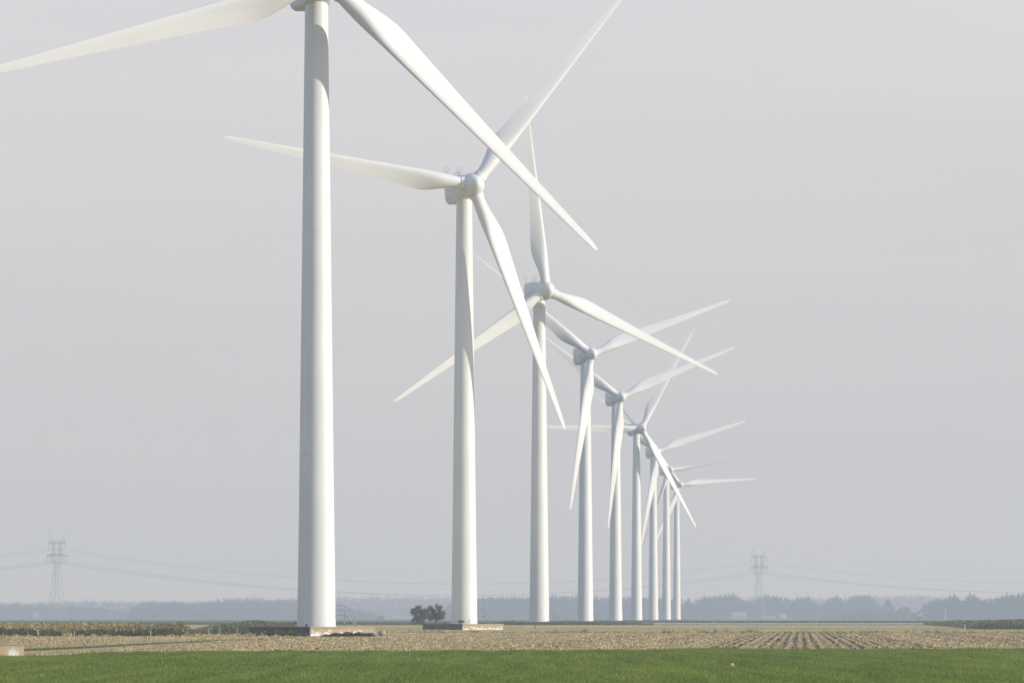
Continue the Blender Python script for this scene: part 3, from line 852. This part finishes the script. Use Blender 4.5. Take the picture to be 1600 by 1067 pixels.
# worn whitewash around the front corner (object space)
gr = n.node('ShaderNodeVectorMath', operation='DISTANCE'); gr.inputs[1].default_value = (.45, -.95, .1); n.link(v, gr.inputs[0])
ad = n.node('ShaderNodeMath', operation='ADD'); n.link(gr.outputs['Value'], ad.inputs[0]); n.link(n.noise(n.coords((1, 1, .35)), 4.5, 6, .7), ad.inputs[1])
mk = n.ramp(ad.outputs[0], [(.66, (1, 1, 1)), (.86, (.0, 0, 0))])
n.color(n.mix(mk, cc, (.72, .71, .68)), .9, .15); n.bump(g_, .4, .02)
MB().box((0, 0, .29), (2.1, 1.9, .62), 0, .03).build('body', n.m, blk)
MB().box((0, 0, .645), (2.16, 1.96, .09), 0, .02).build('lid', M['concrete_wash'], blk)

# ------------------------------------------------------------------ stakes
def stake(px, y0, y1, d, mat, label, lean=0.0, wd=.055, name='stake', group=None):
    zt, zb_ = Z(y0, d), zf(d)
    mb = MB(); hgt = max(zt - zb_, .2)
    mb.loft([[(sx_ * wd, sy_ * wd, -.1) for sx_, sy_ in ((-1, -1), (1, -1), (1, 1), (-1, 1))],
             [(sx_ * wd + lean, sy_ * wd, hgt - .04) for sx_, sy_ in ((-1, -1), (1, -1), (1, 1), (-1, 1))],
             [(sx_ * wd * .5 + lean, sy_ * wd * .5, hgt) for sx_, sy_ in ((-1, -1), (1, -1), (1, 1), (-1, 1))]])
    o = mb.build(name, mat, None, (X(px, d), d, zb_))
    tag(o, label, 'stake', group)
W_, T_, D_ = M['stake_white'], M['stake_tan'], M['stake_dark']
stake(60.5, 983.5, 994, 648, W_, 'thick leaning white stake before the dark weeds at far left', -.09, .05)
stake(116.5, 984.5, 993, 647, W_, 'thin white stake in the dark weeds right of a straw tuft', 0, .035)
stake(235.5, 984, 993, 648, W_, 'bright white upright stake below the grey weeds', 0, .038)
stake(326, 981, 987, 655, W_, 'short pale stake among weeds right of the yellow bush', 0, .03)
stake(343, 981, 988, 652, W_, 'pale stake left of the straw coloured one by the grey weeds', 0, .03)
stake(370.5, 980, 988, 652, T_, 'straw coloured stake left of the nearest platform weeds', 0, .03)
stake(803.5, 984, 1008, 470, T_, 'long thin tan stake in the stubble right of second turbine', .04, .018)
stake(825.5, 978, 984, 1010, W_, 'short leaning white stake left of the third turbine', -.1, .05)
stake(836.5, 975, 984, 1010, D_, 'dark slim stake in front of the third turbine', 0, .05)
stake(1123.5, 976, 984, 1010, W_, 'white stake in the tan field right of the last turbine', 0, .06)
stake(1115.5, 970, 976, 1278, W_, 'pale stake at the waterside right of the last turbine', 0, .06)
stake(1243.5, 976, 983.5, 1010, T_, 'tan stake in the dry field right of the distant pylon', .02, .055)
stake(1507.5, 974.5, 983.5, 985, W_, 'white stake before the green crop at right', 0, .06)
stake(1522.5, 982, 990, 850, T_, 'tan stake at the stubble edge below the green crop', 0, .045)

# rusty marker with round head in the green field
d = 232.0
mk_ = empty('field_marker', (X(1144, d), d, 0)); tag(mk_, 'rusty field marker with pale round head standing in the green grass', 'marker')
MB().bar((0, 0, -.05), (.006, 0, .26), .03, 8).build('rod', M['rust'], mk_, None, None, 40)
n_ = 18
prof = [(.02, -.03), (.05, -.028), (.064, -.02), (.066, 0), (.064, .02), (.05, .028), (.02, .03)]
MB().loft([[(r * math.cos(2 * math.pi * k / n_), y, .305 + r * math.sin(2 * math.pi * k / n_)) for k in range(n_)] for r, y in prof]).build('head', M['head'], mk_, None, None, 40)

# ------------------------------------------------------------------ two small round trees
def small_tree(px, d, H_, rx, zc, rzr, n_leaf, label, seed):
    r_ = np.random.default_rng(seed)
    root = empty('tree', (X(px, d), d, zf(d))); tag(root, label, 'tree', 'pair of small round trees')
    mb = MB()
    mb.bar((0, 0, -.1), (.05, 0, zc * .55), .16, 8, .11)
    tips = []
    for k in range(9):
        a_ = k * 2.4; e_ = r_.uniform(.5, .95)
        tip = (rx * .7 * e_ * math.cos(a_), rx * .7 * e_ * math.sin(a_), zc + rzr * r_.uniform(-.2, .75)); tips.append(tip)
        mid = (tip[0] * .4, tip[1] * .4, zc * .75)
        mb.bar((.05, 0, zc * r_.uniform(.35, .55)), mid, .07, 6, .045); mb.bar(mid, tip, .045, 5, .015)
    mb.build('trunk', M['bark'], root, None, None, 40)
    cs = []
    for _ in range(46):
        dr = rand_dirs(1)[0]; rr_ = r_.uniform(.3, .98)
        cs.append((dr[0] * rx * rr_, dr[1] * rx * rr_, zc + dr[2] * rzr * rr_, r_.uniform(.28, .5)))
    pts = []
    for (x_, y_, z_, s_) in cs:
        m_ = n_leaf // 46; z_ = max(z_, .7)
        q_ = r_.normal(0, 1, (m_, 3)) * s_ * .5 + np.array([x_, y_, z_]); pts.append(q_)
    # a few wispy twigs poking out
    for _ in range(26):
        dr = rand_dirs(1)[0]; dr[2] = abs(dr[2]) if r_.uniform() < .7 else dr[2]
        tt = np.linspace(.74, 1.05, 10)[:, None]
        pts.append(np.array([0, 0, zc]) + dr * np.array([rx, rx, rzr]) * tt + r_.normal(0, .03, (10, 3)))
    c = np.concatenate(pts); c = c[c[:, 2] > .28]
    link_mesh('crown', np_mesh('crown', leaf_quads(c, rng.uniform(.05, .11, len(c))), 4), M['tree'], root)
small_tree(656.5, 1256, 4.0, 2.15, 2.05, 2.0, 13000, 'round bushy tree with short trunk, left one of a pair', 3)
small_tree(680.5, 1262, 4.2, 2.0, 2.25, 2.0, 11500, 'narrower bushy tree beside the second turbine, right one of a pair', 5)

# ------------------------------------------------------------------ far woods (hazy masses)
def wood(name, label, profile, d0, rows, gap, hvar, seed, card=1.0, nper=230):
    nper = int(nper * 2.2); card *= .82
    """profile: list of (px, top_py); rows of trees deep"""
    r_ = np.random.default_rng(seed)
    P_ = np.array([p[0] for p in profile], float); T_p = np.array([p[1] for p in profile], float)
    cent = []; sz = []
    for k in range(rows):
        d = d0 + k * gap * 1.3
        step = gap / d * F
        px = P_[0] + r_.uniform(0, step)
        while px < P_[-1]:
            top = np.interp(px, P_, T_p); Ht = (Z(top, d) - .6) * r_.uniform(1 - hvar, 1.02)
            if Ht > 1.5:
                x0 = X(px, d); y0 = d + r_.uniform(-gap, gap) * .4
                rw = gap * r_.uniform(.55, .85)
                dr = r_.normal(size=(nper, 3)); dr /= np.linalg.norm(dr, axis=1, keepdims=True)
                rad = r_.uniform(.35, 1, nper)[:, None] ** .6
                lump = 1 + .18 * np.sin(dr[:, :1] * 5 + px) * np.cos(dr[:, 2:] * 6 + k)
                p_ = dr * rad * lump * np.array([rw, rw, Ht * .44]) + np.array([x0, y0, .6 + Ht * .56])
                cent.append(p_); sz.append(r_.uniform(.5, 1.0, nper) * card)
                m_ = nper // 2
                p2_ = np.stack([x0 + r_.uniform(-gap, gap, m_) * .7, y0 + r_.uniform(-gap, gap, m_) * .5, .6 + r_.uniform(0, Ht * .4, m_)], 1)
                cent.append(p2_); sz.append(r_.uniform(.6, 1.1, m_) * card)
            px += step * r_.uniform(.7, 1.3)
    c = np.concatenate(cent); s_ = np.concatenate(sz)
    me = np_mesh(name, leaf_quads(c, s_), 4)
    return tag(link_mesh(name, me, M['wood']), label, 'wood', kind='stuff')

wood('far_wood', 'palest and farthest line of trees along the whole horizon',
     [(-80, 938), (60, 939), (140, 936), (240, 938), (420, 936), (470, 931), (560, 929), (700, 929.5), (800, 934), (900, 935), (1050, 934), (1150, 932), (1300, 931), (1370, 928), (1420, 926), (1500, 932), (1700, 928)], 9000, 4, 11, .12, 11, 1.5, 130)
wood('wood_block', 'hazy block of woodland starting left of the nearest turbine',
     [(203, 960), (210, 947), (218, 940), (240, 937), (300, 939), (330, 936), (352, 932), (400, 931), (430, 934), (475, 936), (500, 939), (520, 943), (560, 950), (585, 960)], 7000, 3, 10, .10, 12, 1.15, 200)
wood('left_wood', 'hazy low woodland behind the left pylon',
     [(-80, 942), (20, 941), (70, 944), (110, 943), (160, 948), (200, 955), (215, 962)], 7700, 3, 10, .12, 13, 1.25, 180)
wood('mid_wood', 'hazy woodland seen between the turbine towers',
     [(690, 960), (700, 945), (712, 936), (740, 934), (770, 931), (800, 931), (840, 930), (880, 929), (910, 930), (960, 931), (1000, 930), (1056, 934), (1064, 944), (1075, 935), (1084, 944), (1096, 932), (1115, 929), (1130, 928), (1146, 926), (1158, 933), (1172, 941),
      (1185, 930), (1196, 927), (1215, 930), (1230, 934), (1238, 940), (1247, 932), (1262, 930), (1270, 938), (1280, 946), (1290, 938), (1305, 929), (1313, 932), (1320, 942), (1330, 930), (1345, 927), (1358, 927), (1366, 934), (1374, 946)], 6900, 3, 5.2, .05, 14, 1.15, 220)
wood('right_wood', 'darker nearer woodland at the right edge',
     [(1432, 960), (1440, 951), (1450, 939), (1462, 935), (1478, 936), (1484, 929), (1493, 926), (1498, 931), (1502, 943), (1508, 934), (1515, 926), (1522, 927), (1530, 936), (1552, 935), (1565, 929), (1580, 926), (1600, 927), (1700, 925)], 6000, 3, 4.8, .05, 15, 1.0, 240)
wood('low_wood', 'low dark scrub between the two right woods',
     [(1318, 960), (1330, 950), (1345, 948), (1370, 949), (1400, 954), (1436, 957)], 6200, 2, 8, .08, 16, .9, 200)

def far_tree(px, top, d, wpx, label, pointed, seed):
    r_ = np.random.default_rng(seed)
    Ht = Z(top, d) - .6; rw = wpx / F * d / 2
    root = empty('tree', (X(px, d), d, .6)); tag(root, label, 'tree', 'single hazy trees before the right wood')
    MB().bar((0, 0, 0), (0, 0, Ht * .6), .5, 8, .2).build('trunk', M['bark'], root)
    n_ = 900
    z_ = r_.uniform(.10, 1, n_); prof = (np.sqrt(np.clip(1 - ((z_ - .36) / .64) ** 2, 0, 1)) if not pointed else np.clip((1 - z_) / .62, 0, 1) ** .75 * np.clip(z_ / .25, .5, 1))
    a_ = r_.uniform(0, 2 * np.pi, n_); rr_ = np.sqrt(r_.uniform(.15, 1, n_)) * (1 + .15 * np.sin(3 * a_ + 9 * z_)) * prof * rw
    c = np.stack([rr_ * np.cos(a_), rr_ * np.sin(a_), z_ * Ht], 1)
    link_mesh('crown', np_mesh('crown', leaf_quads(c, r_.uniform(.5, 1.0, n_)), 4), M['wood'], root)
far_tree(1387.5, 936.5, 6150, 27, 'hazy distant tree with a pointed crown in the gap between two woods', True, 21)
far_tree(1413, 948, 6120, 26, 'low round distant tree right of the pointed one', False, 22)

# ------------------------------------------------------------------ pylons and cables
PL = Vector((X(89, 3850), 3850, .6)); PR = Vector((X(1186, 4735), 4735, .6))
line = (PR - PL); ldir = line.normalized(); LROT = math.atan2(ldir.y, ldir.x) - math.pi / 2   # local Y runs along the line
def pylon(loc, label):
    root = empty('pylon', loc, LROT); tag(root, label, 'pylon', 'lattice electricity pylons')
    mb = MB(); R1, R2 = .14, .07
    def sq(z, wx, wy): return [Vector((sx_ * wx, sy_ * wy, z)) for sx_, sy_ in ((-1, -1), (1, -1), (1, 1), (-1, 1))]
    lv = [sq(0, 4.6, 4.2), sq(9, 3.7, 3.3), sq(16.5, 3.0, 2.6), sq(22.5, 2.45, 2.1), sq(27.5, 2.0, 1.7), sq(32, 1.7, 1.4), sq(35.2, 2.3, 1.3), sq(38.6, 3.2, 1.2)]
    for a, b in zip(lv[:-1], lv[1:]):
        for k in range(4):
            mb.bar(a[k], b[k], R1, 5)
            mb.bar(a[k], b[(k + 1) % 4], R2, 4); mb.bar(a[(k + 1) % 4], b[k], R2, 4); mb.bar(b[k], b[(k + 1) % 4], R2, 4)
    # portal columns between the two arms
    for s_ in (-1, 1):
        for y_ in (-1, 1):
            mb.bar((s_ * 3.2, y_ * 1.1, 38.6), (s_ * 3.0, y_ * .9, 46.3), R1, 5); mb.bar((s_ * 1.6, y_ * 1.1, 38.6), (s_ * 1.9, y_ * .9, 46.3), R1, 5)
            for z_ in (38.6, 41.2, 43.8):
                mb.bar((s_ * 3.2, y_, z_), (s_ * 1.7, y_, z_ + 2.5), R2, 4); mb.bar((s_ * 1.7, y_, z_), (s_ * 3.1, y_, z_ + 2.5), R2, 4)
    mb.build('lattice_mast', M['lattice'], root)
    for (z_, hl, dp) in ((38.6, 7.3, 1.5), (46.3, 6.3, 1.2)):
        a = MB()
        for y_ in (-.8, .8):
            a.bar((-hl, y_ * .3, z_), (hl, y_ * .3, z_), .12, 5)
            a.bar((-hl, 0, z_ + .2), (-3, y_, z_ + dp), .10, 4); a.bar((hl, 0, z_ + .2), (3, y_, z_ + dp), .10, 4); a.bar((-3, y_, z_ + dp), (3, y_, z_ + dp), .12, 4)
            xx = np.linspace(-hl, hl, 13)
            for q_ in range(12):
                t0 = dp * min(1, (hl - abs(xx[q_])) / (hl - 3)); t1 = dp * min(1, (hl - abs(xx[q_ + 1])) / (hl - 3))
                a.bar((xx[q_], y_ * .4, z_ + (t0 if q_ % 2 else 0)), (xx[q_ + 1], y_ * .4, z_ + (0 if q_ % 2 else t1)), R2, 4)
        a.build('cross_arm', M['lattice'], root)
    for s_ in (-1, 1):
        a = MB()
        tip = Vector((s_ * 5.2, 0, 53.0))
        for (bx_, y_) in ((3.0, -.9), (3.0, .9), (5.4, 0)): a.bar((s_ * bx_, y_, 47.2), tip, .12, 4, .07)
        for f_ in (.3, .6):
            p_ = [Vector((s_ * bx_, y_, 47.2)).lerp(tip, f_) for (bx_, y_) in ((3.0, -.9), (3.0, .9), (5.4, 0))]
            for k in range(3): a.bar(p_[k], p_[(k + 1) % 3], R2, 4)
        a.build('earth_peak', M['lattice'], root)
    for (z_, xs_) in ((38.6, (-6.9, -4.9, 4.9, 6.9)), (46.3, (-5.9, 5.9))):
        for x_ in xs_:
            a = MB(); a.bar((x_, 0, z_ - .1), (x_, 0, z_ - 3.6), .06, 5)
            for q_ in range(9): a.bar((x_, 0, z_ - .6 - q_ * .32), (x_, 0, z_ - .72 - q_ * .32), .17, 7)
            a.build('insulator', M['porcelain'], root)
    return root
pylon(PL, 'hazy lattice pylon behind the weeds at left, left end of the cables')
pylon(PR, 'hazy lattice pylon right of the turbine row before the woods')

CR = .042
def cable(xo, zh, name, label, group):
    off = Vector((math.cos(LROT) * xo, math.sin(LROT) * xo, 0))
    pts = []
    for (A, Bp, sag) in ((PL - line, PL, 19.0), (PL, PR, 18.5), (PR, PR + line, 13.0)):
        for k in range(24):
            t_ = k / 24; p_ = A.lerp(Bp, t_) + off; p_.z = .6 + zh - 4 * sag * t_ * (1 - t_); pts.append(p_)
    p_ = PR + line + off; p_.z = .6 + zh; pts.append(p_)
    mb = MB()
    n_ = 5; rings = []
    for p_ in pts: rings.append([p_ + Vector((CR * math.cos(2 * math.pi * k / n_) * ldir.y, -CR * math.cos(2 * math.pi * k / n_) * ldir.x, CR * math.sin(2 * math.pi * k / n_))) for k in range(n_)])
    mb.loft(rings)
    tag(mb.build(name, M['cable']), label, 'cable', group)
for x_ in (-5.9, 5.9): cable(x_, 42.7, 'power_cable', 'thin upper power cable sagging between the two hazy pylons', 'upper cables of the pylon line')
for x_ in (-6.9, -4.9, 4.9, 6.9): cable(x_, 35.0, 'power_cable', 'thin lower power cable sagging between the two hazy pylons', 'lower cables of the pylon line')

# ------------------------------------------------------------------ far buildings
def house(px0, px1, eave, ridge, d, rz, label, name='house', wall='wall_pale', roof='roof_pale', windows=True, depth=9):
    w_ = (px1 - px0) / F * d; he = Z(eave, d) - .6; hr = Z(ridge, d) - .6
    root = empty(name, (X((px0 + px1) / 2, d), d, .6), rz); tag(root, label, 'building')
    hx, hy = w_ / 2, depth / 2
    mb = MB(); mb.add([(-hx, -hy, 0), (hx, -hy, 0), (hx, hy, 0), (-hx, hy, 0), (-hx, -hy, he), (hx, -hy, he), (hx, hy, he), (-hx, hy, he), (-hx, 0, hr - .1), (hx, 0, hr - .1)],
                      [(0, 1, 5, 4), (2, 3, 7, 6), (1, 2, 6, 9, 5), (3, 0, 4, 8, 7), (0, 3, 2, 1)])
    mb.build('wall', M[wall], root)
    e = .4
    r = MB(); r.add([(-hx - e, -hy - e, he - .15), (hx + e, -hy - e, he - .15), (hx + e, 0, hr + .1), (-hx - e, 0, hr + .1), (hx + e, hy + e, he - .15), (-hx - e, hy + e, he - .15),
                     (-hx - e, -hy - e, he - .35), (hx + e, -hy - e, he - .35), (hx + e, 0, hr - .1), (-hx - e, 0, hr - .1), (hx + e, hy + e, he - .35), (-hx - e, hy + e, he - .35)],
                    [(0, 1, 2, 3), (3, 2, 4, 5), (6, 9, 8, 7), (9, 11, 10, 8), (0, 6, 7, 1), (5, 4, 10, 11), (0, 3, 9, 6), (3, 5, 11, 9), (1, 7, 8, 2), (2, 8, 10, 4)])
    r.build('roof', M[roof], root)
    if windows:
        for f_ in (-.55, 0, .55):
            MB().box((hx * f_, -hy - .02, he * .5), (w_ * .12, .08, he * .4)).build('window', M['glass_dark'], root)
    return root
house(1143, 1166, 962, 955.5, 6500, RAD(14), 'pale hazy farmhouse with pitched roof right of the last turbine')
house(1193, 1212, 965, 962, 6500, RAD(-8), 'long low pale barn at the foot of the right pylon', 'barn', windows=False)
house(1217, 1228, 964, 958.5, 6550, RAD(20), 'small pale hazy house right of the low barn', windows=False)
house(52, 61, 963, 956, 6800, RAD(10), 'pale hazy house left of the left pylon')
house(590.5, 600.5, 962.5, 961.5, 4700, 0, 'flat dark hazy shed left of the round trees', 'shed', 'wall_dark', 'wall_dark', False)
house(143, 156, 967.2, 966, 4300, 0, 'low white hazy hut right of the left pylon', 'hut', windows=False)

# curved-roof shed and tall mast with arm in front of the right wood
d = 4400
sh = empty('tunnel_shed', (X(1444, d), d, .6), RAD(8)); tag(sh, 'pale hazy shed with a curved roof before the right wood', 'building')
mb = MB(); hw = 18 / F * d / 2; hr = Z(957.5, d) - .6
ar = [(hw * math.cos(t_), hr * .55 + hr * .45 * math.sin(t_)) for t_ in np.linspace(0, math.pi, 15)]
for dy_ in (0,):
    ring0 = [(x_, -6, z_) for x_, z_ in ar] + [(x_ * .97, -6, z_ - .25) for x_, z_ in reversed(ar)]
    ring1 = [(x_, 6, z_) for x_, z_ in ar] + [(x_ * .97, 6, z_ - .25) for x_, z_ in reversed(ar)]
    mb.loft([ring0, ring1])
mb.build('roof', M['tin'], sh)
MB().box((0, 0, hr * .27), (hw * 1.9, 11.6, hr * .54)).build('wall', M['wall_dark'], sh)
ms = empty('mast', (X(1477, d), d, .6)); tag(ms, 'tall pale mast with a short top arm before the right wood', 'mast')
hm = Z(949, d) - .6
MB().bar((0, 0, 0), (0, 0, hm), .32, 8, .22).build('pole', M['tin'], ms)
MB().bar((.2, 0, hm - .15), (-1.6, 0, hm + .15), .16, 6, .12).build('arm', M['tin'], ms)
MB().bar((-1.0, 0, hm * .52), (1.9, 0, hm * .64), .15, 6).build('brace', M['tin'], ms)

# ------------------------------------------------------------------ haze
n = NT('haze_air'); n.t.nodes.remove(n.bsdf)
pv = n.t.nodes.new('ShaderNodeVolumePrincipled')
pv.inputs['Color'].default_value = (.72, .82, 1.0, 1)
pv.inputs['Absorption Color'].default_value = (1, 1, 1, 1)
pv.inputs['Density'].default_value = 1.8e-4
pv.inputs['Anisotropy'].default_value = 0.17
n.t.links.new(pv.outputs[0], n.out.inputs['Volume'])
hz = MB().box((0, 5600, 62), (5400, 12300, 126)).build('haze', n.m)
tag(hz, kind='stuff', label='thin pale haze lying over the whole plain', cat='haze')
